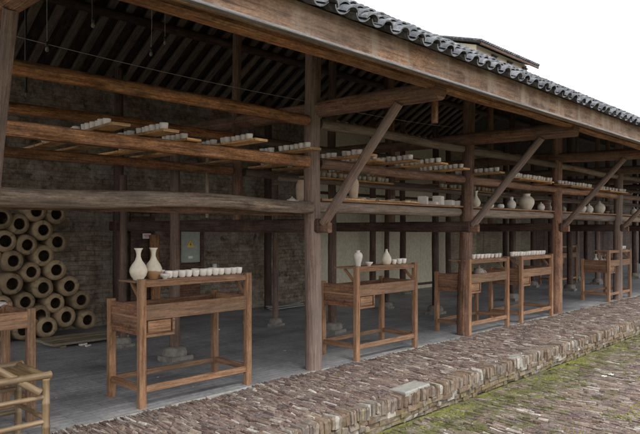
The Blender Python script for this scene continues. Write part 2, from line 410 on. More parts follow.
# ---------------------------------------------------------------- ground, yard, kerb, pavement, floor
LOW=-.24
def sheet(name,x0,x1,y0,y1,z,mat,thick=None):
    b=MB()
    if thick: b.box(((x0+x1)/2,(y0+y1)/2,z-thick/2),(x1-x0,y1-y0,thick),0)
    else: b.add([(x0,y0,z),(x1,y0,z),(x1,y1,z),(x0,y1,z)],[(0,1,2,3)])
    return tag(b.build(name,mat),kind='structure')
sheet('ground',-300,500,-300,500,LOW-.03,M['ground'])
sheet('terrace_bed',-3,34,3.50,4.62,-.022,M['mortar'],.20)
sheet('floor',-3,34,4.62,9.25,0,M['floor'],.26)
def stone(b,cx,cy,top,lx,ly,h,rot,tone=None,dome=.006):
    c,s=math.cos(rot),math.sin(rot); a,bb=lx/2,ly/2; e=min(.010,a*.4)
    tilt=random.uniform(-.006,.006); tl2=random.uniform(-.006,.006)
    vs=[]
    for (q,z) in ((0,top-h),(0,top-dome),(e,top)):
        for sx,sy in ((-1,-1),(1,-1),(1,1),(-1,1)):
            x=sx*(a-q)+random.uniform(-.004,.004); y=sy*(bb-q)+random.uniform(-.009,.009)
            vs.append((cx+x*c-y*s, cy+x*s+y*c, z+(sx*tilt+sy*tl2 if z>top-h else 0)))
    fs=[]
    for L in (0,4):
        for k in range(4): fs.append((L+k,L+(k+1)%4,L+4+(k+1)%4,L+4+k))
    fs.append((8,9,10,11))
    b.add(vs,fs,tone=tone)
def pave(name,mat,x0,x1,y0,y1,top,wr=(.012,.030),lr=(.05,.17),skew=0,amp=.005,skip=None):
    b=MB(); x=x0
    while x<x1:
        w=random.uniform(*wr); y=y0-random.uniform(0,.2)
        while y<y1:
            l=random.uniform(*lr); cy=y+l/2
            if cy-l/2<y0: cy2=(y+l+y0)/2; ll=y+l-y0
            else: cy2=cy; ll=l
            if cy2+ll/2>y1+.03: ll=y1+.02-(cy2-ll/2); cy2=y1+.02-ll/2
            if ll>.04 and not (skip and skip(x,cy2)):
                dz=noise.noise(V(x*1.3,cy2*1.3,0))*.02+noise.noise(V(x*7,cy2*7,4))*.007+random.uniform(-amp,amp)
                xx=x+w/2+skew*(cy2-y0)+.02*noise.noise(V(x*2,cy2*3,5))
                tn=min(1,max(0,random.gauss(.47,.27))) if random.random()>.05 else random.uniform(.9,1)
                stone(b,xx,cy2,top+dz,w-.003,ll-.005,.06,random.gauss(skew*-.6,.06),tn)
            y+=l
        x+=w
    return tag(b.build(name,mat),kind='structure')
slabs=[(at(412,389,Z=0),.42,.2,.1),(at(392,366,Z=0),.5,.13,0)]
def skipf(x,y): return any(abs(x-p.x)<a/2 and abs(y-p.y)<bb/2 for p,a,bb,_ in slabs[:1])
pave('pavement',M['paving'],.8,24,3.47,4.6,0,skip=skipf)
pave('cobbled_yard',M['yard'],1.5,15,.7,3.27,LOW,(.014,.033),(.06,.19),amp=.007)
# narrow cement strip where the brick floor meets the paving
b=MB(); x=-1
while x<26:
    l=random.uniform(.15,.6)
    if random.random()<.35: x+=l; continue
    b.box((x+l/2,4.625+random.uniform(-.008,.008),-.02),(l-.01,.05,.05),.01); x+=l
tag(b.build('cement_edge_strip',M['slab']),kind='structure')
# kerb: stones on edge, rubble course below
b=MB(); x=-.5
while x<27:
    w=random.uniform(.022,.055); h=random.uniform(.095,.125); d=random.uniform(.13,.18)
    stone(b,x+w/2,3.36+d/2+random.uniform(-.009,.009)+.02*noise.noise(V(x*2,0,0)),.002+random.uniform(-.010,.006)+.012*noise.noise(V(x*3,1,0)),w-.003,d,h,random.gauss(0,.045),min(1,max(0,random.gauss(.5,.28))),.02)
    x+=w
for zc in (-.105,-.155,-.205):
    x=-.5
    while x<27:
        w=random.uniform(.06,.2) if random.random()<.7 else random.uniform(.025,.06)
        stone(b,x+w/2,3.432+random.uniform(-.010,.010)-(zc+.105)*.25,zc+random.uniform(-.008,.008),w-.003,.14,.054,random.gauss(0,.02),random.random(),.012)
        x+=w
tag(b.build('kerb',M['kerb']),kind='structure')
sl_=MB()
p=slabs[0][0]; sl_.box((p.x,p.y+.03,-.004),(.44,.19,.05),.012,rot=.07)
tag(sl_.build('paving_slab',M['slab']),'pale cement slab set in the stone paving near the kerb, below the second desk','slab')
sl_=MB(); p=at(541,360,Z=0); sl_.box((p.x,3.44,-.058),(.17,.16,.14),.03)
tag(sl_.build('kerb_block',M['slab']),'single pale grey stone block set into the kerb of the terrace','stone')
# moss at the foot of the kerb and in the joints
b=MB()
def tuft(x,y,z,r):
    a0=random.uniform(0,6.28); vs=[(x,y,z+r*.55)]; m=6
    for k in range(m):
        a=a0+2*math.pi*k/m; rr=r*random.uniform(.7,1.2); vs.append((x+rr*math.cos(a),y+rr*math.sin(a),z-.004))
    b.add(vs,[(0,1+k,1+(k+1)%m) for k in range(m)],smooth=True)
for i in range(34000):
    x=random.uniform(2.5,15); y=3.33-abs(random.gauss(0,.16)) if random.random()<.62 else random.uniform(1.0,3.3)
    nn=noise.noise(V(x*1.6,y*2.2,1.7))+.5*noise.noise(V(x*5,y*6,4))
    if nn<(-.22 if y>3.1 else .07): continue
    tuft(x,y,LOW-.004,random.uniform(.006,.02))
for i in range(400):
    x=random.uniform(1.5,14); y=random.uniform(3.5,4.5)
    if noise.noise(V(x*2,y*2,7))<.33: continue
    tuft(x,y,-.004,random.uniform(.006,.016))
tag(b.build('moss',M['moss']),'bright green moss growing in the joints at the foot of the kerb','moss',kind='stuff')

# ---------------------------------------------------------------- the timber shed
FY=4.69
PX=[1.33,4.76,7.84,11.0,14.15,17.3,20.45,23.6,26.75,29.9]
SLOPE=math.tan(R(28.5))
def roofz(y): return 2.965+(y-2.85)*SLOPE if y<7.0 else 2.965+(7.0-2.85)*SLOPE-(y-7.0)*SLOPE*1.05
shed=empty('timber_shed',(PX[1],FY,0)); O=Vector(shed.location)
tag(shed,'long open fronted timber workshop with round posts and grey tiled roof','shed')
def SP(name,mat,fn,loc=None,parent=None,label=None):
    b=MB(); fn(b); L=Vector(loc) if loc is not None else O
    b.v=[tuple(Vector(v)-L) for v in b.v]
    par=parent or shed
    base=O if parent is None else O+Vector(parent.location)
    o=b.build(name,mat,par); o.location=L-base
    if label: o['label']=label
    return o
def sbase(o,x,y,w=.26,h=.12,w2=.32):
    def f(b):
        b.box((x+.01,y,h*.18),(w2,w2*.9,h*.36),.02,rot=random.uniform(-.2,.2)); b.lathe([(0,h*.3),(w*.58,h*.3),(w*.62,h*.5),(w*.56,h*.85),(w*.42,h),(0,h*1.01)],c=(x,y,0),seg=14,jit=.15)
    SP('stone_base',M['base'],f,(x,y,0),parent=o)
for i,x in enumerate(PX):
    lean={2:.16,3:.05,4:.05}.get(i,0)
    mat=M['postred'] if i in (2,3) else M['post']
    z1=roofz(FY)-.12
    SP('post',mat,lambda b:b.log((x-lean*.15,FY,0),(x+lean,FY,z1),.096 if i!=1 else .09,.084,14,.05,.012),(x,FY,0))
    # upper tie beam, cantilevered to carry the eave
    SP('tie_beam',M['postred'] if i<4 else M['post'],lambda b:b.log((x+(.02 if i else -.08),3.10,2.765),(x+.02,7.4,2.85),.092,.08,14,.06,.01),(x,3.05,2.75))
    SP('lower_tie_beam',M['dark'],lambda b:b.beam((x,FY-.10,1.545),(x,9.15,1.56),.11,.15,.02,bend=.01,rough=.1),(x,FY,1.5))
    SP('brace',M['post'],lambda b:b.log((x+(.03 if i else .12),FY-(.12 if i else .24),1.57),(x-(.03 if i else .08),3.53,2.70),.052 if i else .046,.046 if i else .04,12,.06,.012),(x,FY,1.57))
    SP('tenon_block',M['postred'],lambda b:b.beam((x+.03,FY-.21,1.525),(x+.03,FY-.02,1.525),.065,.11,.03,bend=0),(x,FY,1.5))
    SP('queen_post',M['postred'],lambda b:b.log((x,6.0,1.625),(x,6.0,roofz(6.0)-.1),.06,.055,10,.06,.01),(x,6.0,1.6))
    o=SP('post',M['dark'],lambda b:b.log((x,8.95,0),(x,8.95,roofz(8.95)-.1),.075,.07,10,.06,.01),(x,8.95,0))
# interior posts, on stone bases
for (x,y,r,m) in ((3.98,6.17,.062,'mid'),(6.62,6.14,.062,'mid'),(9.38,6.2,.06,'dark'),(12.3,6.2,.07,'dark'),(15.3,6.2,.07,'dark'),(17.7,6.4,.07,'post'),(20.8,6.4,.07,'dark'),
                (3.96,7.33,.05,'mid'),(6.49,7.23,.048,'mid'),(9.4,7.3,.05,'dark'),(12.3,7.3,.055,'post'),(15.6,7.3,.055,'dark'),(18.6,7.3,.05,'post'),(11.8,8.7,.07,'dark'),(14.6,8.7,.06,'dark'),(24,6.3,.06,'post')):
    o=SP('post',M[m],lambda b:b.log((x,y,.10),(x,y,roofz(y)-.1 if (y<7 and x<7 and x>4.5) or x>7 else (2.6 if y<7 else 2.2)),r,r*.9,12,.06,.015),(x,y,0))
    sbase(o,x,y,.17 if r<.055 else .23,.13 if r<.055 else .16,.21 if r<.055 else .3)
# rails along the front and the second row (X direction), bay by bay
def rail(y,z,r,mat,x0=-2.5,x1=31,sq=False,name='rail',segs=None,rough=.05,label=None):
    xs=segs or [x0]+[x for x in PX if x0<x<x1]+[x1]
    for a,c in zip(xs[:-1],xs[1:]):
        dz=random.uniform(-.008,.008)
        if sq: f=lambda b:b.beam((a+.03,y,z+dz),(c-.03,y,z-dz),r*1.8,r*1.9,.012,bend=.012,rough=.08)
        else: f=lambda b:b.log((a+.03,y,z+dz),(c-.03,y,z-dz),r*random.uniform(.92,1.05),r*random.uniform(.9,1),12,rough,.015)
        SP(name,mat,f,((a+c)/2,y,z))
B0=[-2.5,1.33,4.69]; B1=[4.83,7.84,11.0,14.15,17.3,20.45,23.6,26.75]
rail(FY,2.67,.062,M['rail'],segs=B0); rail(FY+.02,2.66,.058,M['shelflog'],segs=B1)
rail(FY,2.225,.058,M['rail'],segs=B0,sq=True); rail(FY+.02,2.225,.06,M['postred'],segs=B1)
rail(6.0,2.63,.055,M['rail'],segs=[-2.5,4.69]); rail(6.0,2.63,.055,M['post'],segs=B1)
rail(6.0,2.215,.05,M['rail'],segs=[-2.5,4.69]); rail(6.0,2.215,.05,M['post'],segs=B1)
rail(5.35,2.10,.03,M['post'],segs=[4.83,11.0,17.3])
SP('shelf_log',M['log'],lambda b:b.log((-2.4,FY-.02,1.755),(4.69,FY-.02,1.74),.082,.066,20,.11,.035,step=.10),(1,FY,1.74))
SP('shelf_beam',M['postred'],lambda b:b.beam((-2.4,FY+.28,1.70),(4.69,FY+.28,1.70),.07,.09,.01,bend=.01),(1,FY,1.7))
rail(FY+.09,1.755,.070,M['shelflog'],segs=B1,name='shelf_log',rough=.09)
rail(5.25,1.76,.05,M['dark'],segs=B1,name='shelf_beam')
for a,c in zip(B1[:-1],B1[1:]):
    for q in range(3):
        yy=FY+.085+.175*q
        SP('shelf_plank',M['planks'],lambda b:b.beam((a+.02+random.uniform(0,.1),yy,1.832),(c-.02,yy,1.832),.165,.024,.004,bend=.004),(a,yy,1.83))
# roof timbers
def purlin(y,r,mat,dz=0,x0=-2.8,x1=31.5): 
    xs=[x0]+PX[0:]+[x1]
    for a,c in zip(xs[:-1],xs[1:]): SP('purlin',mat,lambda b:b.log((a,y,roofz(y)-.1+dz-r),(c,y,roofz(y)-.1+dz-r),r,r*.95,10,.05,.012),((a+c)/2,y,roofz(y)))
SP('eave_purlin',M['rail'],lambda b:b.beam((-2.8,3.16,2.845),(31.5,3.16,2.845),.12,.13,.02,bend=.012,rough=.06),(4,3.16,2.85))
purlin(3.95,.05,M['rafter']); purlin(FY,.065,M['post']); purlin(5.4,.05,M['rafter']); purlin(6.0,.065,M['rafter']); purlin(6.95,.08,M['dark']); purlin(8.0,.065,M['dark'])
x=-2.2
while x<17:      # front slope, hardly seen from outside
    SP('rafter',M['rafter'],lambda b:b.beam((x,2.87,roofz(2.87)-.07),(x,6.98,roofz(6.98)-.07),.085,.07,.008,bend=.004),(x,2.9,3))
    x+=.45
x=-.5
while x<14.5:    # rear slope, seen between the posts
    SP('rafter',M['rafter'],lambda b:b.beam((x,7.03,roofz(7.03)-.07),(x+random.uniform(-.02,.02),9.5,roofz(9.5)-.07),.11,.06,.010,bend=.006),(x,7,5))
    x+=random.uniform(.26,.31)
SP('roof_boards',M['roofboard'],lambda b:(b.add([(-2.8,2.86,roofz(2.86)-.01),(31.5,2.86,roofz(2.86)-.01),(31.5,7,roofz(7)-.01),(-2.8,7,roofz(7)-.01)],[(0,1,2,3)],[[(2.86,-2.8),(2.86,30),(7,30),(7,-2.8)]]),
   b.add([(-2.8,7,roofz(7)-.01),(31.5,7,roofz(7)-.01),(31.5,9.7,roofz(9.7)-.01),(-2.8,9.7,roofz(9.7)-.01)],[(0,1,2,3)],[[(2.86,-2.8),(2.86,30),(7,30),(7,-2.8)]])),(4,5,3.5))
def fas(b):
    b.beam((-2.8,2.83,2.83),(31.5,2.83,2.83),.03,.235,.004,bend=.004)
SP('fascia',M['fascia'],fas,(4,2.83,2.9))
SP('drip_board',M['fasciaedge'],lambda b:b.beam((-2.8,2.80,2.728),(31.5,2.80,2.722),.045,.020,.006,bend=.004),(4,2.8,2.78))
SP('hanging_post',M['postred'],lambda b:b.log((5.16,3.42,2.55),(5.16,3.42,2.98),.035,.035,10,.05,.002),(5.16,3.4,2.5))
# tiles: overlapping pans and covers
def tiles(b):
    P=.195; y0=2.73; cs,sn=math.cos(R(28.5)),math.sin(R(28.5)); n0=roofz(2.73)-.006
    def arc(cx,rad,half,up,s0,s1,n_0,n_1,th,seg,tone):
        vs=[]
        for (s,nn) in ((s0,n_0),(s1,n_1)):
            for rr in (rad,rad-th):
                for k in range(seg+1):
                    a=-half+2*half*k/seg
                    x=cx+rr*math.sin(a); q=(rr*math.cos(a)-rad*math.cos(half)) if up else (-rr*math.cos(a)+rad)
                    vs.append((x, y0+s*cs-(nn+q)*sn, n0+s*sn+(nn+q)*cs))
        m=seg+1; fs=[]
        for k in range(seg):
            fs+= [(k,k+1,2*m+k+1,2*m+k),(m+k,3*m+k,3*m+k+1,m+k+1),(k,m+k,m+k+1,k+1),(2*m+k,2*m+k+1,3*m+k+1,3*m+k)]
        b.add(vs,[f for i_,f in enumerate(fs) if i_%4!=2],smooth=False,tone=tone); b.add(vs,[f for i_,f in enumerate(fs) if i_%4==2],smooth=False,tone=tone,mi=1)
    nx=int(27/P); rows=14
    for i in range(nx):
        x=-1.5+i*P
        jx=.012*noise.noise(V(i*.9,0,0))
        for j in range(rows):
            s=j*.06+random.uniform(-.014,.014)-(0 if j else .02)
            lift=.009*j if j<4 else .03
            t=random.random()
            seg=7 if x<14 else 5
            arc(x+jx+random.uniform(-.004,.004),.082,R(62),False,s,s+.19,.020+lift,.000+lift+random.uniform(-.003,.003),.009,seg,t)           # pan
            arc(x+P/2+jx+random.uniform(-.005,.005),.070,R(72),True,s-.01,s+.18,.050+lift+random.uniform(0,.008),.026+lift,.010,seg,random.random())    # cover
    # rest of the slope as one corrugated skin
    vs=[];fs=[];xs=[]; k=0
    x=-2.6
    while x<29.5: xs.append(x); x+=P/8
    ss=[.9,2.0,3.2,4.75]
    for s in ss:
        for x in xs: 
            q=.045+.03*math.cos((x+1.5)/P*2*math.pi+math.pi)
            vs.append((x,y0+s*cs-q*sn,n0+s*sn+q*cs))
    m=len(xs)
    for r in range(len(ss)-1):
        for c in range(m-1): fs.append((r*m+c,r*m+c+1,(r+1)*m+c+1,(r+1)*m+c))
    b.add(vs,fs,smooth=True)
    b.add([(-2.8,7,roofz(7)+.1),(31.5,7,roofz(7)+.1),(31.5,9.8,roofz(9.8)+.05),(-2.8,9.8,roofz(9.8)+.05)],[(0,1,2,3)])
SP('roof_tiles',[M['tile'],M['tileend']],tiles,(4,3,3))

# ---------------------------------------------------------------- walls behind
def wallseg(x0,x1,mat,name,label,y=9.25,h=3.95,th=.25,seg=.12,amp=.02):
    b=MB(); nx=int((x1-x0)/seg); nz=int(h/seg); vs=[];fs=[]
    for j in range(nz+1):
        for i in range(nx+1):
            x=x0+(x1-x0)*i/nx; z=h*j/nz
            vs.append((x-x0,-amp*noise.noise(V(x*2,z*2,0))-amp*.6*noise.noise(V(x*7,z*7,3)),z))
    for j in range(nz):
        for i in range(nx): a=j*(nx+1)+i; fs.append((a,a+1,a+nx+2,a+nx+1))
    b.add(vs,fs,smooth=True)
    b.box(((x1-x0)/2,th/2+.04,h/2),(x1-x0,th,h),0)
    return tag(b.build(name,mat,loc=(x0,y,0)),label,'wall')
wallseg(-3,9.55,M['wall'],'brick_wall','dark rough old brick wall with patchy plaster behind the left half of the shed')
def boardwall(x0,x1,mat,label,y=9.24,h=3.92,vert=True,bw=.3):
    w=empty('board_wall',(x0,y,0)); tag(w,label,'wall')
    b=MB(); q=0
    while q<x1-x0-.01:
        ww=min(bw*random.uniform(.9,1.1),x1-x0-q); 
        b.box((q+ww/2,random.uniform(-.004,.004),h/2),(ww-.004,.03,h),.003); q+=ww
    b.build('boards',mat,w)
    b=MB()
    for z in (.12,2.3): b.box(((x1-x0)/2,-.03,z),(x1-x0,.03,.06),.004)
    b.build('batten',M['dark'],w)
    return w
boardwall(9.5,14.52,M['khaki'],'khaki green boarded wall behind the second and third desks',bw=.55)
boardwall(14.51,19.72,M['pale'],'brown boarded wall beyond the khaki boarded wall',bw=.4)
boardwall(19.71,34,M['dark'],'far dark timber wall beyond the brown boarded wall',bw=.3)
# door, board, electric box on the back wall
dx=at(133,Y=9.0).x; dx2=at(157,Y=9.0).x
d=empty('cupboard_door',(dx,9.12,0)); tag(d,'dark brown wooden door with small white notice against the back wall','door')
W_=dx2-dx
b=MB(); b.box((W_/2,0,.95),(W_,.03,1.55),.004); b.build('door_panel',M['dark'],d)
b=MB()
for xx in (.03,W_-.03): b.box((xx,-.03,.95),(.06,.04,1.66),.004)
b.box((W_/2,-.03,1.81),(W_+.06,.05,.07),.004); b.box((W_/2,-.031,.95),(W_-.12,.03,.06),.004)
b.build('door_frame',M['dark'],d)
lb=at(149,236,Y=9.0)
b=MB(); b.box((lb.x-dx,-.052,lb.z),(.15,.006,.085),.001); nb=b.build('notice',M['white'],d)
b=MB(); b.box((lb.x-dx,-.058,lb.z+.012),(.10,.003,.012),0); b.box((lb.x-dx,-.058,lb.z-.014),(.08,.003,.010),0); b.build('notice_lines',M['red'],nb)
pl=at(156.5,237,Y=8.95); 
b=MB(); b.beam((0,0,.0),(0,.08,1.42),.17,.03,.004,up=(0,1,0),bend=0)
tag(b.build('leaning_plank',M['rail'],loc=(pl.x+.02,8.98,0)),'light brown plank standing upright beside the dark door','plank')
ex=at(192,246,Y=9.0)
e=empty('electric_cabinet',(ex.x,9.12,0)); tag(e,'grey green electric cabinet with a yellow warning triangle in a dark wooden frame','cabinet')
b=MB(); b.box((0,-.03,1.22),(.40,.08,.56),.006); b.build('cabinet_door',M['metalbox'],e)
b=MB()
for xx in (-.235,.235): b.box((xx,-.05,1.15),(.06,.10,.95),.004)
b.box((0,-.05,1.55),(.41,.10,.06),.004); b.box((0,-.05,.88),(.41,.10,.08),.004); b.build('cabinet_frame',M['dark'],e)
b=MB(); b.box((0,-.02,.42),(.45,.05,.82),.004); b.build('lower_panel',M['drawer'],e)
def tri(b,s,z,y,t=.003):
    vs=[(-s,y,z-s*.6),(s,y,z-s*.6),(0,y,z+s*1.1)]; vs+=[(a,y+t,c) for a,_,c in vs]
    b.add(vs,[(0,1,2),(5,4,3),(0,3,4,1),(1,4,5,2),(2,5,3,0)])
b=MB(); tri(b,.075,1.25,-.076); sg=b.build('warning_triangle',M['yellow'],e)
b=MB(); pts=[(.012,.055),(-.02,.0),(.0,.0),(-.012,-.035),(.022,.012),(.002,.012)]
b.add([(x_,-.078,1.245+z_) for x_,z_ in pts],[tuple(range(6))]); b.build('lightning_mark',M['black'],sg)
b=MB(); b.box((0,-.073,1.03),(.09,.005,.04),.001); b.build('small_plate',M['white'],e)
so_=at(217,267,Y=9.1)
b=MB(); b.box((0,0,0),(.075,.04,.11),.006)
o=b.build('wall_switch',M['white'],loc=(so_.x,9.18,so_.z)); tag(o,'small white switch box on the brick wall above the floor','switch')

# ---------------------------------------------------------------- stacked saggers / jars
prof=[(.02,.37),(.10,.38),(.125,.36),(.145,.28),(.153,.18),(.150,.09),(.141,.03),(.128,.010),(.108,.004),(.100,-.003),(.086,-.004),(.078,.004),(.076,.03)]
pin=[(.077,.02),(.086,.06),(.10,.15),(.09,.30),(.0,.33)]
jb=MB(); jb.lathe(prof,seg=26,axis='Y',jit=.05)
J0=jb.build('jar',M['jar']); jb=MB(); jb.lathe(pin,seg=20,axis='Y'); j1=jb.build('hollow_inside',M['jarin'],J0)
lay=[[(48,329),(24,333),(-3,335)],[(88,320),(67,317),(41,315),(15,320)],[(82,300),(56,303),(26,302),(3,306)],[(70,286),(44,288),(13,284),(-8,296)],[(57,270),(32,272)],
 [(44.5,256),(14,261),(-8,258)],[(58,242),(28,245),(6,241)],[(44,230),(20,224)],[(57,214),(37,211),(2,218)]]
LO=['lowest','second lowest','third lowest','fourth lowest','middle','fourth highest','third highest','second highest','topmost']; RO=['rightmost','second from the right','third from the right','fourth from the right']
spots=[(px,py,li,ri) for li,L_ in enumerate(lay) for ri,(px,py) in enumerate(L_)]
for k,(px,py,li,ri) in enumerate(spots):
    o=J0 if k==0 else copy_tree(J0)
    p=at(px,py,Y=8.68+random.uniform(-.03,.03)); 
    if py>326: p=at(px,py,Y=8.66); p.z=.155
    o.location=p; o.rotation_euler=(random.uniform(-.04,.04),random.uniform(0,6),random.uniform(-.06,.06))
    s=random.uniform(.95,1.04); o.scale=(s,1,s)
    tag(o,'clay jar lying mouth outwards, %s in the %s layer'%(RO[ri],LO[li]),'jar','clay jars stacked against the left back wall')

# pieces on the floor at the back
b=MB()
for k in range(4): b.beam((-.55,-.26+.15*k,.05+.01*random.random()),(.5,-.24+.15*k,.05),.14,.03,.003)
for xx in (-.4,.35): b.beam((xx,-.3,.017),(xx,.28,.017),.07,.03,.003)
p=at(80,338,Z=.03); tag(b.build('pallet',M['pale'],loc=(p.x,p.y-.1,0)),'low pale plank pallet on the floor in front of the stacked jars','pallet')
b=MB()
for k in range(5): b.beam((-.45+.05*k,-.1+.09*k,.03+.025*(k%2)),(.5,-.05+.08*k,.035+.02*(k%3)),.07,.02,.003)
p=at(283,301,Y=8.75); tag(b.build('loose_boards',M['slab'],loc=(p.x,8.7,0)),'heap of pale loose boards on the floor along the brick wall','boards')
for k,(px,py,s) in enumerate(((83,345,.05),(88,346,.035),(246,323,.05),(218,330,.03))):
    p=at(px,py,Z=0); b=MB(); b.box((0,0,s*.25),(s*2,s*1.1,s*.5),.005,rot=.4)
    tag(b.build('shard',M['cup'],loc=(p.x,p.y,0)),['white pottery shard on the floor before the pallet','smaller pale shard right of the one before the pallet','pale pottery shard on the floor behind the first desk','small pale shard on the floor near the middle post base'][k],'shard')

b=MB()
for k in range(170):
    px_=random.uniform(2,16); py_=random.uniform(4.8,9.0)
    if noise.noise(V(px_*.9,py_*.9,3))<-.05: continue
    q=random.uniform(.004,.012); b.box((px_,py_,q*.3),(q*2,q*1.3,q*.7),q*.2,rot=random.uniform(0,3))
tag(b.build('clay_crumbs',M['slab']),'scattered pale clay crumbs and chips on the grey floor','crumbs',kind='stuff')

# ---------------------------------------------------------------- cups, boards
cupprof=[(0,.004),(.022,0),(.026,.004),(.033,.016),(.0365,.045),(.038,.066),(.0345,.066),(.032,.045),(.026,.016),(0,.012)]
cb=MB(); cb.lathe(cupprof,seg=14); CUP=cb.build('cup',M['cup'])
ncup=[0]
def cup(p,label,group,s=1):
    o=CUP if ncup[0]==0 else CUP.copy()
    if ncup[0]: COL.objects.link(o)
    ncup[0]+=1
    o.location=p; k=s*random.uniform(.94,1.06); o.scale=(k,k,k*random.uniform(.95,1.05)); o.rotation_euler=(0,0,random.uniform(0,6))
    tag(o,label,'cup',group); return o
ORD=['first','second','third','fourth','fifth','sixth','seventh','eighth','ninth','tenth','eleventh','twelfth','thirteenth','fourteenth','fifteenth','sixteenth','seventeenth','eighteenth']
TOPZ=2.29
bspec=[(2.33,4.34,6.4,17,.16),(2.76,4.33,6.4,18,.04),(3.18,4.62,6.4,16,.1),(3.60,4.20,6.35,18,.10),(4.36,4.27,6.35,18,.04),
       (5.14,4.18,6.2,17,.03),(5.60,4.45,6.2,17,.02),(5.92,4.17,6.2,17,.02),(6.40,4.10,6.2,17,.02),(7.16,4.25,6.2,17,.02),(7.95,4.16,6.2,17,.02)]
for i,(x,y0,y1,n,gap) in enumerate(bspec):
    b=MB(); b.beam((0,0,0),(random.uniform(-.05,.12),y1-y0,0),.15,.022,.003,bend=.003)
    o=b.build('ware_board',M['board'],loc=(x,y0,TOPZ+.011)); 
    side='first from the left' if i==0 else ORD[i]+' from the left'
    tag(o,'orange wooden ware board laid across the high rails, %s'%side,'board','ware boards across the high rails')
    for k in range(n):
        if i<5 and k in (6,12): continue
        if k>3 and random.random()<.06: continue
        nf=99 if i<5 else 9
        yy=y0+.07+gap+k*.079 if k<nf else 5.42+(k-nf)*.083+random.uniform(0,.01)
        cup((x+random.uniform(-.012,.012)+.002*k,yy+random.uniform(-.006,.006),TOPZ+.023),'white cup %s from the front on the %s cross board from the left'%(ORD[k],ORD[i]),'cups on the high ware boards',.90)
xspec=[(8.75,10.25,4.47,14),(10.72,12.25,4.55,12),(12.6,14.3,4.58,10)]
for i,(x0,x1,y,n) in enumerate(xspec):
    b=MB(); b.beam((0,0,0),(x1-x0,.02,0),.15,.022,.003,bend=.003)
    tag(b.build('ware_board',M['board'],loc=(x0,y,TOPZ+.011)),'ware board lying lengthwise along the high rail, %s from the left'%ORD[i],'board','ware boards along the high rail')
    for k in range(n):
        cup((x0+.06+k*(x1-x0-.12)/(n-1),y+random.uniform(-.015,.015),TOPZ+.023),'white cup %s from the left on the %s board lying along the rail'%(ORD[k],ORD[i]),'cups on the boards along the high rail',.95)
    for xx in (x0+.2,x1-.2):
        pass
for i,(x0,x1,y,n) in enumerate([(5.25,6.95,5.35,17),(8.2,10.2,5.35,16)]):
    b=MB(); b.beam((0,0,0),(x1-x0,0,0),.15,.022,.003,bend=.003)
    tag(b.build('ware_board',M['board'],loc=(x0,y,2.145)),'ware board along the lower rear rail, %s'%['behind the first brace','behind the second brace'][i],'board','ware boards along the rear rail')
    for k in range(n):
        cup((x0+.06+k*(x1-x0-.12)/(n-1),y+random.uniform(-.015,.015),2.157),'white cup %s from the left on the rear board behind the %s brace'%(ORD[k],ORD[i]),'cups on the rear rail boards',.95)
# cross sticks that carry the lengthwise boards
for k,xx in enumerate((8.95,10.05,10.9,12.1,12.8,14.1)):
    b=MB(); b.beam((0,0,0),(0,1.75,0),.05,.03,.004)
    tag(b.build('cross_stick',M['planks'],loc=(xx,4.38,TOPZ-.017)),'thin stick laid across the high rails, %s from the left under the lengthwise boards'%ORD[k],'stick','sticks across the high rails')

# ---------------------------------------------------------------- desks
def make_desk(w=1.2,shelf=True,drawer=True,loc=(0,0,0)):
    t=empty('painting_desk',loc); D=.60; L=.064
    for (x,y,h) in ((L/2,L/2,1.085),(w-L/2,L/2,1.085),(L/2,D-L/2,.885),(w-L/2,D-L/2,.885)):
        b=MB(); b.beam((0,0,0),(0,0,h if shelf else .885),L,L*.9,.006,bend=0); b.build('leg',M['desk'],t,loc=(x,y,0))
    def pb(name,c,s,mat='desk',par=t):
        b=MB(); b.box((0,0,0),s,.004); return b.build(name,M[mat],par,loc=c)
    def pby(name,x,y0,y1,z,th,h,mat='desk'):
        b=MB(); b.beam((0,0,0),(0,y1-y0,0),th,h,.004,bend=0); return b.build(name,M[mat],t,loc=(x,y0,z))
    pb('apron_panel',(w/2,L/2-.008,.80),(w-2*L,.03,.13)); pb('back_panel',(w/2,D-L/2,.775),(w-2*L,.025,.13))
    pb('table_top',(w/2,D/2,.755),(w-.03,D-.05,.02))
    pby('side_panel',L/2,L,D-L,.80 if not drawer else .735,.025,.13 if not drawer else .26,'drawer'); pby('side_panel',w-L/2,L,D-L,.80,.025,.13)
    # stretchers
    pb('stretcher',(w/2,L/2,.155),(w-2*L,.035,.055)); pb('stretcher',(w/2,D-L/2,.165),(w-2*L,.035,.05))
    pby('stretcher',L/2,L,D-L,.16,.035,.055); pby('stretcher',w-L/2,L,D-L,.17,.035,.055)
    if drawer:
        dr=pb('drawer',(L+.135,.20,.675),(.25,.32,.13),'drawer'); 
        b=MB(); b.box((0,-.168,0),(.22,.014,.10),.003); b.build('drawer_front',M['desk'],dr)
        b=MB(); b.box((0,-.165,-.075),(.29,.03,.022),.003); b.box((.137,-.165,.0),(.025,.03,.13),.003); b.build('drawer_frame',M['desk'],dr)
    if shelf:
        b=MB(); b.box((0,0,0),(w-2*L,.035,.05),.004); b.build('shelf_rail',M['desk'],t,loc=(w/2,.035,1.04))
        b=MB(); b.box((0,0,0),(w+.04,.27,.016),.004); b.build('shelf',M['desk'],t,loc=(w/2,L+.135,1.062))
        for x in (.05,w-.05):
            b=MB(); b.beam((0,0,0),(0,.17,.16),.025,.03,.003,bend=0); b.build('bracket',M['desk'],t,loc=(x,L,.885))
    return t
SHZ=1.0705
dl=['tall wooden painting desk with two bottle vases and a row of cups on its shelf','wooden painting desk just right of the nearest post, vases and bowls on its shelf',
    'wooden painting desk half hidden behind the reddish second post, cups on its shelf','wooden painting desk right of the second post crossing, long even row of cups on it','wooden painting desk by the far post with tiny white bottles on it']
dpos=[(2.68,4.675,-.01),(5.37,4.60,0),(7.80,4.58,0.0),(9.41,4.58,0),(13.45,4.62,.0)]
DG='wooden painting desks along the front of the shed'
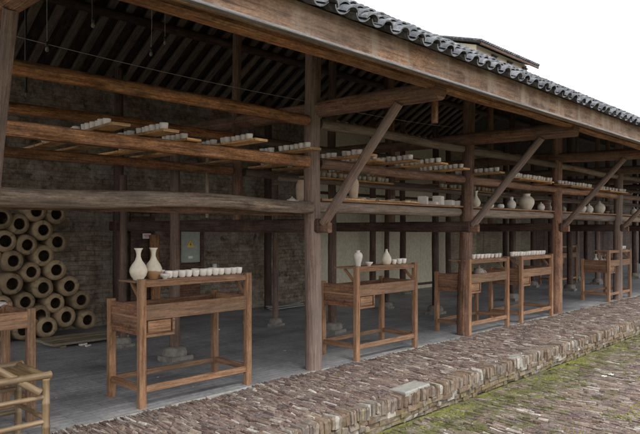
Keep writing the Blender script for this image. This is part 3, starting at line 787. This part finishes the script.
D0=make_desk(loc=(0,0,0)); desks=[]
for i,(x,y,rz) in enumerate(dpos):
    o=D0 if i==0 else copy_tree(D0)
    o.location=(x,y,0); o.rotation_euler=(0,0,rz); tag(o,dl[i],'desk',DG); desks.append(o)
desks[4].scale=(1.15,1,1)
o=copy_tree(D0); o.location=(16.6,7.0,0); tag(o,'dim painting desk further back in the shed beyond the far post','desk',DG)
# the plain desk at the left edge
pd=make_desk(w=1.4,shelf=False,drawer=False,loc=(.56,5.0,0)); tag(pd,'plain low wooden desk at the left edge behind the bamboo chair','desk',DG)

def cuprow(n,x0,x1,y,z,label,s=1.0,rows=1):
    for r in range(rows):
        for k in range(n): cup((x0+(x1-x0)*k/(n-1)+random.uniform(-.006,.006),y+.075*r+random.uniform(-.008,.008),z),label%ORD[k],'cups on the desks',s)
cuprow(12,2.68+.36,2.68+1.16,4.82,SHZ,'white cup %s from the left, front row on the nearest desk',1.0)
cuprow(4,2.68+.33,2.68+.9,4.90,SHZ,'white cup %s from the left, back row on the nearest desk',1.0)
for px,s,w_ in ((394,.9,'small white cup right beside the pointed vase on the second desk'),(399,1.0,'white cup between two others right of the pointed vase on the second desk'),(403.5,1.0,'white cup furthest right on the second desk shelf')):
    p=at(px,Y=4.75); cup((p.x,4.75,SHZ),w_,'cups on the desks',s)
cuprow(11,7.85,8.95,4.74,SHZ,'white cup %s from the left on the desk behind the second post',1.0)
cuprow(13,9.42,10.6,4.76,SHZ,'white clay cup, %s from the left in the tight row on the fourth desk',1.08)
cuprow(5,14.3,14.8,4.78,SHZ,'white clay cup, %s from the left on the shelf of the far desk',1.15)

def ware(name,prof,p,mat,label,cat,s=1,seg=24,group=None,sq=1):
    b=MB(); b.lathe([(r*s,z*s) for r,z in prof],seg=seg,jit=.02)
    o=b.build(name,mat,loc=p); tag(o,label,cat,group); return o
bottle=[(0,.004),(.04,0),(.044,.004),(.046,.015),(.062,.035),(.074,.07),(.072,.095),(.055,.13),(.03,.165),(.019,.195),(.018,.22),(.026,.25),(.038,.268),(.034,.268),(.02,.25),(.013,.22)]
meiping=[(0,.004),(.03,0),(.034,.004),(.036,.03),(.05,.08),(.062,.13),(.060,.155),(.045,.18),(.025,.19),(.024,.2),(.034,.212),(.03,.212),(.018,.2)]
jar_p=[(0,.004),(.06,0),(.066,.004),(.085,.03),(.115,.09),(.12,.13),(.108,.17),(.075,.2),(.055,.21),(.052,.235),(.066,.25),(.06,.25),(.045,.235),(.045,.2)]
tall=[(0,.004),(.045,0),(.05,.01),(.06,.1),(.07,.2),(.066,.26),(.05,.29),(.045,.30),(.05,.31),(.044,.31),(.04,.29)]
bowl=[(0,.004),(.025,0),(.028,.012),(.03,.014),(.055,.04),(.062,.06),(.058,.06),(.048,.038),(.02,.018),(0,.016)]
lidded=[(0,.004),(.05,0),(.06,.01),(.08,.05),(.085,.09),(.07,.125),(.06,.13),(.062,.135),(.045,.155),(.015,.165),(.012,.175),(.018,.185),(.012,.195),(0,.197)]
pp=at(138.5,Y=4.82); ware('bottle_vase',bottle,(pp.x,4.82,SHZ),M['vase'],'pear shaped bottle vase at the left end of the nearest desk shelf','vase',1.02)
pp=at(153.5,Y=4.84); ware('bottle_vase',bottle,(pp.x,4.84,SHZ),M['vasebrown'],'bottle vase with brown lower half beside the pale one','vase',1.02)
pp=at(165,Y=4.76); ware('bowl',bowl,(pp.x,4.76,SHZ),M['cup'],'small white bowl right of the brown based bottle vase','bowl',.75)
pp=at(358,Y=4.74); ware('shouldered_vase',meiping,(pp.x,4.74,SHZ),M['cup'],'white shouldered vase above the left leg of the second desk','vase',.9)
pp=at(369,Y=4.74); ware('bowl',bowl,(pp.x,4.74,SHZ),M['cup'],'small footed white bowl right of the white shouldered vase','bowl',.78)
pp=at(386.5,Y=4.76); ware('pointed_vase',[(0,.004),(.04,0),(.05,.01),(.066,.05),(.064,.08),(.045,.12),(.024,.155),(.013,.18),(.017,.195),(.013,.195),(.009,.18)],(pp.x,4.76,SHZ),M['vase'],'pale pointed bottle vase in the middle of the second desk shelf','vase',.98)
for k,(px,s) in enumerate(((477,1.0),(481,.8))):
    pp=at(px,Y=4.85); ware('small_jar',lidded,(pp.x,4.82,.766),M['grey_clay'],['dull clay jar on the table of the desk behind the second post','smaller dull clay jar beside the one on the desk behind the second post'][k],'jar',s)
for k,(px,s) in enumerate(((594.5,.62),(600,.5),(603.5,.56))):
    pp=at(px,Y=5.0); ware('small_bottle',bottle,(pp.x,4.97,.888 if False else .766),M['cup'],['tiny white bottle at the left end of the far desk','tiny white bottle in the middle of the three on the far desk','tiny white bottle next to the far post'][k],'bottle',s*1.35)
# things on the plain desk at the left
b=MB()
for k in range(3):
    b.lathe([(0,.0),(.05,0),(.10,.018),(.115,.03),(.11,.03),(.0,.01)],(0.0+.02*k,0,.012*k),seg=20)
tag(b.build('plate_stack',M['cloth'],loc=(1.62,5.12,.886)),'stack of thin pale plates on the plain desk at the left edge','plates')
b=MB()
for k in range(5): b.beam((-.22+.02*k,-.05+.03*k,.012+.006*k),(.22-.03*k,-.02+.02*k,.02+.008*k),.05,.006,.001)
tag(b.build('paper_bundle',M['cloth'],loc=(1.62,5.32,.886)),'crumpled pale paper bundle beside the plates on the plain desk','paper')

# ---------------------------------------------------------------- wares on the long shelf
SZ=1.845
def onshelf(px,y=4.86): p=at(px,Y=y); return (p.x,y,SZ)
ware('tall_vase',tall,onshelf(353.5,4.95),M['buff'],'tall buff vase on the shelf behind the first brace','vase',.95)
ware('tall_vase',tall,(at(301.5,Y=5.0).x,5.0,1.765),M['buff'],'tall buff vase on the left shelf just before the nearest post','vase',.95)
b=MB(); b.beam((0,0,0),(.9,0,0),.22,.025,.004); tag(b.build('shelf_board',M['planks'],loc=(at(285,Y=4.95).x-.35,4.98,1.75)),'short plank behind the weathered log near the nearest post','plank')
tp=at(294,Y=4.9)
t=empty('teapot',(tp.x,4.93,1.765)); tag(t,'small pale teapot on the weathered log shelf left of the nearest post','teapot')
b=MB(); b.lathe([(0,.003),(.035,0),(.05,.015),(.06,.04),(.05,.065),(.03,.075),(.0,.076)],seg=20); b.build('body',M['cup'],t)
b=MB(); b.lathe([(.03,.076),(.02,.086),(.006,.09),(.008,.1),(0,.104)],seg=14); b.build('lid',M['cup'],t)
b=MB(); b.log((.045,0,.03),(.10,0,.07),.012,.007,8); b.build('spout',M['cup'],t)
b=MB(); b.sweep([V(-.05-.035*math.sin(a),0,.04+.025*math.cos(a)) for a in [i*math.pi/6 for i in range(7)]],lambda i,t_:[(.005*math.cos(q),.005*math.sin(q)) for q in [k*math.pi/3 for k in range(6)]],up=(0,1,0),smooth=True); b.build('handle',M['cup'],t)
# flat orange boards lying on the shelf
for k,(p0,p1) in enumerate(((338,376),(372,398),(396,412))):
    a=at(p0,Y=4.82); c=at(p1,Y=4.82)
    b=MB(); b.beam((0,0,.012),(c.x-a.x,.03,.014),.2,.02,.003)
    tag(b.build('flat_board',M['board'],loc=(a.x,4.84-.03*k,SZ+.001)),['long orange board flat on the shelf behind the first brace','middle orange board flat on the shelf, between two others','short orange board flat on the shelf nearest the square white boxes'][k],'board')
for k,px in enumerate((362,372,391,407)):
    p=at(px,Y=4.85); ware('dish',[(0,.003),(.03,0),(.06,.012),(.066,.02),(.06,.018),(0,.008)],(p.x,4.86,SZ+.024),M['vase'],['flat pale dish on the long orange board, furthest left','flat pale dish where the long orange board ends','flat pale dish on the middle orange board','flat pale dish on the short orange board'][k],'dish',.9)
# square lidded clay boxes
def sqbox(px,w,h,n,label,y=4.86):
    x,yy,z=onshelf(px,y); t=empty('square_box',(x,yy,z)); tag(t,label,'box')
    for k in range(n):
        b=MB(); b.box((.01*random.uniform(-1,1),0,h*(k+.5)),(w,w*.95,h*.97),.008,rot=.35+random.uniform(-.1,.1)); b.build('tier' if n>1 else 'box_body',M['cup'],t)
sqbox(423,.125,.115,1,'square white clay box on the shelf, first left of the reddish post'); sqbox(433,.12,.05,1,'low square white clay box squeezed between two taller boxes')
sqbox(438.5,.135,.135,1,'tallest square white clay box, in the middle of the group on the shelf'); sqbox(449,.14,.085,1,'low square white clay box left of the wide one by the reddish post'); sqbox(456,.15,.08,1,'wide low square white clay box nearest the reddish post')
items=[('bottle_vase',bottle,476,.95,'vase','grey white bottle vase on the shelf right behind the reddish post','vase'),
 ('low_pot',lidded,491,.55,'cup','small white pot on the shelf beside the second brace','pot'),
 ('low_pot',[(0,.003),(.04,0),(.06,.02),(.065,.045),(.05,.075),(.03,.08),(0,.08)],500.5,.95,'cup','low round white pot between the second brace and the lidded jar','pot'),
 ('lidded_jar',[(0,.004),(.04,0),(.06,.02),(.075,.07),(.07,.11),(.045,.14),(.03,.15),(.028,.175),(.036,.19),(.02,.205),(0,.21)],511.5,1.0,'cup','white gourd shaped lidded jar left of the large round jar','jar'),
 ('large_jar',jar_p,526.5,1.12,'vase','largest pale round jar on the long shelf','jar'),
 ('small_pot',lidded,541,.8,'cup','white lidded pot in front of the dark basket','pot'),
 ('small_bottle',bottle,550,.6,'cup','little white bottle just left of the third post','bottle'),
 ('small_pot',lidded,563.5,.62,'grey_clay','grey pot peeking out right of the third post','pot'),
 ('round_pot',jar_p,582,.72,'cup','white round pot beside the third brace','pot'),
 ('round_pot',lidded,589,1.0,'cup','white lidded pot right of the third brace','pot'),
 ('lidded_jar',[(0,.004),(.07,0),(.085,.02),(.115,.09),(.118,.14),(.09,.19),(.055,.21),(.05,.225),(.02,.24),(.022,.26),(0,.265)],599.5,1.0,'vase','big pale lidded jar between third and fourth posts','jar'),
 ('small_pot',bowl,607,1.0,'grey_clay','small grey bowl right of the big pale lidded jar','bowl'),
 ('tall_vase',[(0,.004),(.06,0),(.05,.03),(.045,.05),(.08,.12),(.078,.16),(.05,.19),(.05,.21),(.065,.24),(.055,.27),(.03,.29),(0,.3)],617.5,.95,'grey_clay','tall waisted brownish vase beside the fourth post','vase'),
 ('small_pot',lidded,611.5,.6,'grey_clay','small grey lidded pot left of the waisted vase','pot'),
 ('round_pot',lidded,634,1.0,'vase','pale pot on the shelf at the right edge of the picture','pot')]
for nm,pr,px,s,mt,lb_,ct in items:
    ware(nm,pr,onshelf(px,4.88),M[mt],lb_,ct,s)
ware('basket',[(0,.01),(.07,0),(.1,.04),(.115,.1),(.1,.16),(.09,.17),(.08,.16)],onshelf(542,5.1),M['drawer'],'dark round basket behind the white lidded pot on the shelf','basket',1.25)
ware('dark_jar',jar_p,onshelf(463,5.15),M['jarin'],'dark jar at the back of the shelf left of the reddish post','jar',.8)

p=at(163,Y=4.95); b=MB(); b.box((0,0,.02),(.16,.1,.035),.006)
tag(b.build('tray',M['cup'],loc=(p.x,4.98,1.80)),'small white tray behind the weathered log above the bottle vases','tray')
p=at(207,Y=6.3); b=MB(); b.log((0,0,0),(.02,0,1.0),.022,.02,10,.03,.01)
tag(b.build('pale_pole',M['pale'],loc=(p.x,6.3,1.65)),'pale upright pole standing behind the rails left of the short post','pole')
# ---------------------------------------------------------------- bamboo chair at the left
def bam(b,p0,p1,r):
    p0=Vector(p0);p1=Vector(p1);L=(p1-p0).length; k=max(1,round(L/.19)); ts=[]
    for i in range(k):
        a=i/k; ts+= [(a,1.0),(a+.45/k,.95),(a+.9/k,.98),(a+.95/k,1.13)]
    ts.append((1,1.0))
    path=[p0.lerp(p1,t) for t,_ in ts]
    b.sweep(path,lambda i,t:[(r*ts[i][1]*math.cos(q),r*ts[i][1]*math.sin(q)) for q in [j*math.pi/6 for j in range(12)]],smooth=True)
ch=empty('bamboo_chair',(1.25,4.30,0)); tag(ch,'low bamboo chair with slatted seat at the left edge, cut by the frame','chair')
cw,cd=.50,.50
def part(name,segs,r=.022,mat='bamboo'):
    b=MB(); 
    for s in segs: bam(b,s[0],s[1],s[2] if len(s)>2 else r)
    return b.build(name,M[mat],ch)
for (x,y,h) in ((0,0,.50),(cw,0,.50),(0,cd,.50),(cw,cd,.50)): part('leg',[((x,y,0),(x,y,h-.015))],.027)
for sg_ in (((-.03,0,.505),(cw+.035,0,.505)),((-.03,cd,.505),(cw+.035,cd,.505))): part('seat_rail',[sg_],.026)
for sg_ in (((0,-.02,.50),(0,cd+.02,.50)),((cw,.02,.50),(cw,cd-.02,.50))): part('seat_rail',[sg_],.024)
b=MB()
for k in range(11): b.beam((.03+.045*k,.02,.497+.004*random.random()),(.03+.045*k,cd-.02,.497),.038,.010,.003,bend=0)
b.build('seat',M['bamboo'],ch)
for z in (.19,.36):
    for sg_ in (((0,0,z),(cw,0,z)),((0,cd,z-.03),(cw,cd,z-.03)),((0,0,z-.02),(0,cd,z-.02)),((cw,0,z+.02),(cw,cd,z+.02))): part('rung',[sg_],.018)
part('arm_pole',[((.02,.10,.72),(cw-.05,-.03,.40))],.026)
part('backrest',[((0,0,.5),(-.03,-.03,.9)),((0,cd,.5),(-.03,cd+.03,.9)),((-.03,-.06,.9),(-.03,cd+.06,.9)),((-.015,-.02,.7),(-.015,cd+.02,.7))],.022)

# ---------------------------------------------------------------- wires and lamps under the roof
def wire(p0,p1,r,sag,name,label,n=14,mat='wire'):
    p0=Vector(p0);p1=Vector(p1); path=[p0.lerp(p1,i/n)-V(0,0,sag*4*(i/n)*(1-i/n)) for i in range(n+1)]; b=MB(); o0=p0.copy()
    path=[p-o0 for p in path]
    b.sweep(path,lambda i,t:[(r*math.cos(q),r*math.sin(q)) for q in [j*math.pi/3 for j in range(6)]],smooth=True)
    return tag(b.build(name,M[mat],loc=o0),label,'cable')
wire((1.33,4.9,2.98),(4.76,4.9,2.93),.003,.03,'cable','thin grey cable strung along the first bay under the roof')
wire((4.76,4.9,2.93),(7.84,4.9,3.0),.003,.03,'cable','thin grey cable strung along the second bay under the roof')
def lamp(px,py,Y,label,topz=None,rod=.0022,L=.3):
    p=at(px,py,Y=Y); t=empty('pendant_lamp',p); tag(t,label,'lamp')
    tz=(topz or roofz(Y)-.09)-p.z
    b=MB(); b.log((0,0,.03),(0,0,tz),rod,rod,6); b.build('rod',M['black' if rod>.005 else 'wire'],t)
    b=MB(); b.lathe([(.008,.04),(.013,.036),(.013,.0),(.0,0)],seg=10); b.build('socket',M['black'],t)
    b=MB(); b.lathe([(.008,0),(.013,-.012),(.015,-.024),(.010,-.036),(0,-.04)],seg=14); b.build('bulb',M['base'],t)
lamp(47,47,4.9,'white bulb hanging on the cable, furthest left under the roof')
lamp(93,23,4.6,'bulb on a dark drop rod near the top left of the shed',rod=.009)
lamp(151,52,5.0,'lamp on a long pale rod hanging above the orange rail')
lamp(165,41,5.3,'small white bulb right of the long pale rod')
lamp(26,93,5.9,'lamp on a short black rod behind the left end of the rails',rod=.012)

# ---------------------------------------------------------------- scraps on the yard
for k,(px,py) in enumerate(((604,378),(611,376))):
    p=at(px,py,Z=LOW); b=MB(); vs=[];
    m=5
    for j in range(m):
        for i in range(m): vs.append(((i-2)*.014,(j-2)*.011,.015+.018*noise.noise(V(i*.9+k*7,j*.9,2))))
    b.add(vs,[(j*m+i,j*m+i+1,(j+1)*m+i+1,(j+1)*m+i) for j in range(m-1) for i in range(m-1)])
    b.add([(v[0],v[1],v[2]-.006) for v in vs],[((j+1)*m+i,(j+1)*m+i+1,j*m+i+1,j*m+i) for j in range(m-1) for i in range(m-1)])
    tag(b.build('litter',M['white'],loc=(p.x,p.y,LOW+.008)),['white scrap of litter on the mossy cobbles, the left of two','white scrap of litter on the mossy cobbles, the right of two'][k],'litter')

# ---------------------------------------------------------------- house beyond the roof
hs=empty('house',(23,13.2,LOW)); tag(hs,'cream plastered house with dark tiled roof rising behind the shed roof','house')
b=MB(); HX,HY,HZ=4.6,6.0,9.42
b.add([(0,0,0),(HX,0,0),(HX,HY,0),(0,HY,0),(0,0,HZ),(HX,0,HZ),(HX,HY,HZ),(0,HY,HZ),(0,HY/2,HZ+.9),(HX,HY/2,HZ+.9)],
      [(0,1,5,4),(1,2,6,9,5),(2,3,7,6),(3,0,4,8,7)]); b.build('wall',M['cream'],hs)
def hroof(b):
    for side in (-1,1):
        y0=HY/2; y1=-.45 if side<0 else HY+.45
        zr=HZ+1.02; ze=HZ+.02-.0
        for i in range(30):
            x=-.35+i*(HX+.7)/29
            b.log((x,y1,ze),(x,y0,zr),.06,.06,8,.05,.004,step=1.2)
        b.add([(-.4,y1,ze-.05),(HX+.4,y1,ze-.05),(HX+.4,y0,zr-.05),(-.4,y0,zr-.05)],[(0,1,2,3)])
b=MB(); hroof(b); b.build('roof',M['tile'],hs)
b=MB(); b.box((HX/2,-.4,HZ-.09),(HX+.7,.06,.12),.01); b.build('eave_board',M['dark'],hs)
for px in (493.5,509,524):
    p=at(px,Y=13.2); 
    b=MB(); b.box((0,0,0),(.36,.08,.24),.01); wf=b.build('window',M['window'],hs,loc=(p.x-23,-.02,HZ-.32))
    b=MB(); b.box((0,-.03,.145),(.46,.1,.04),.01); b.build('lintel',M['dark'],wf)
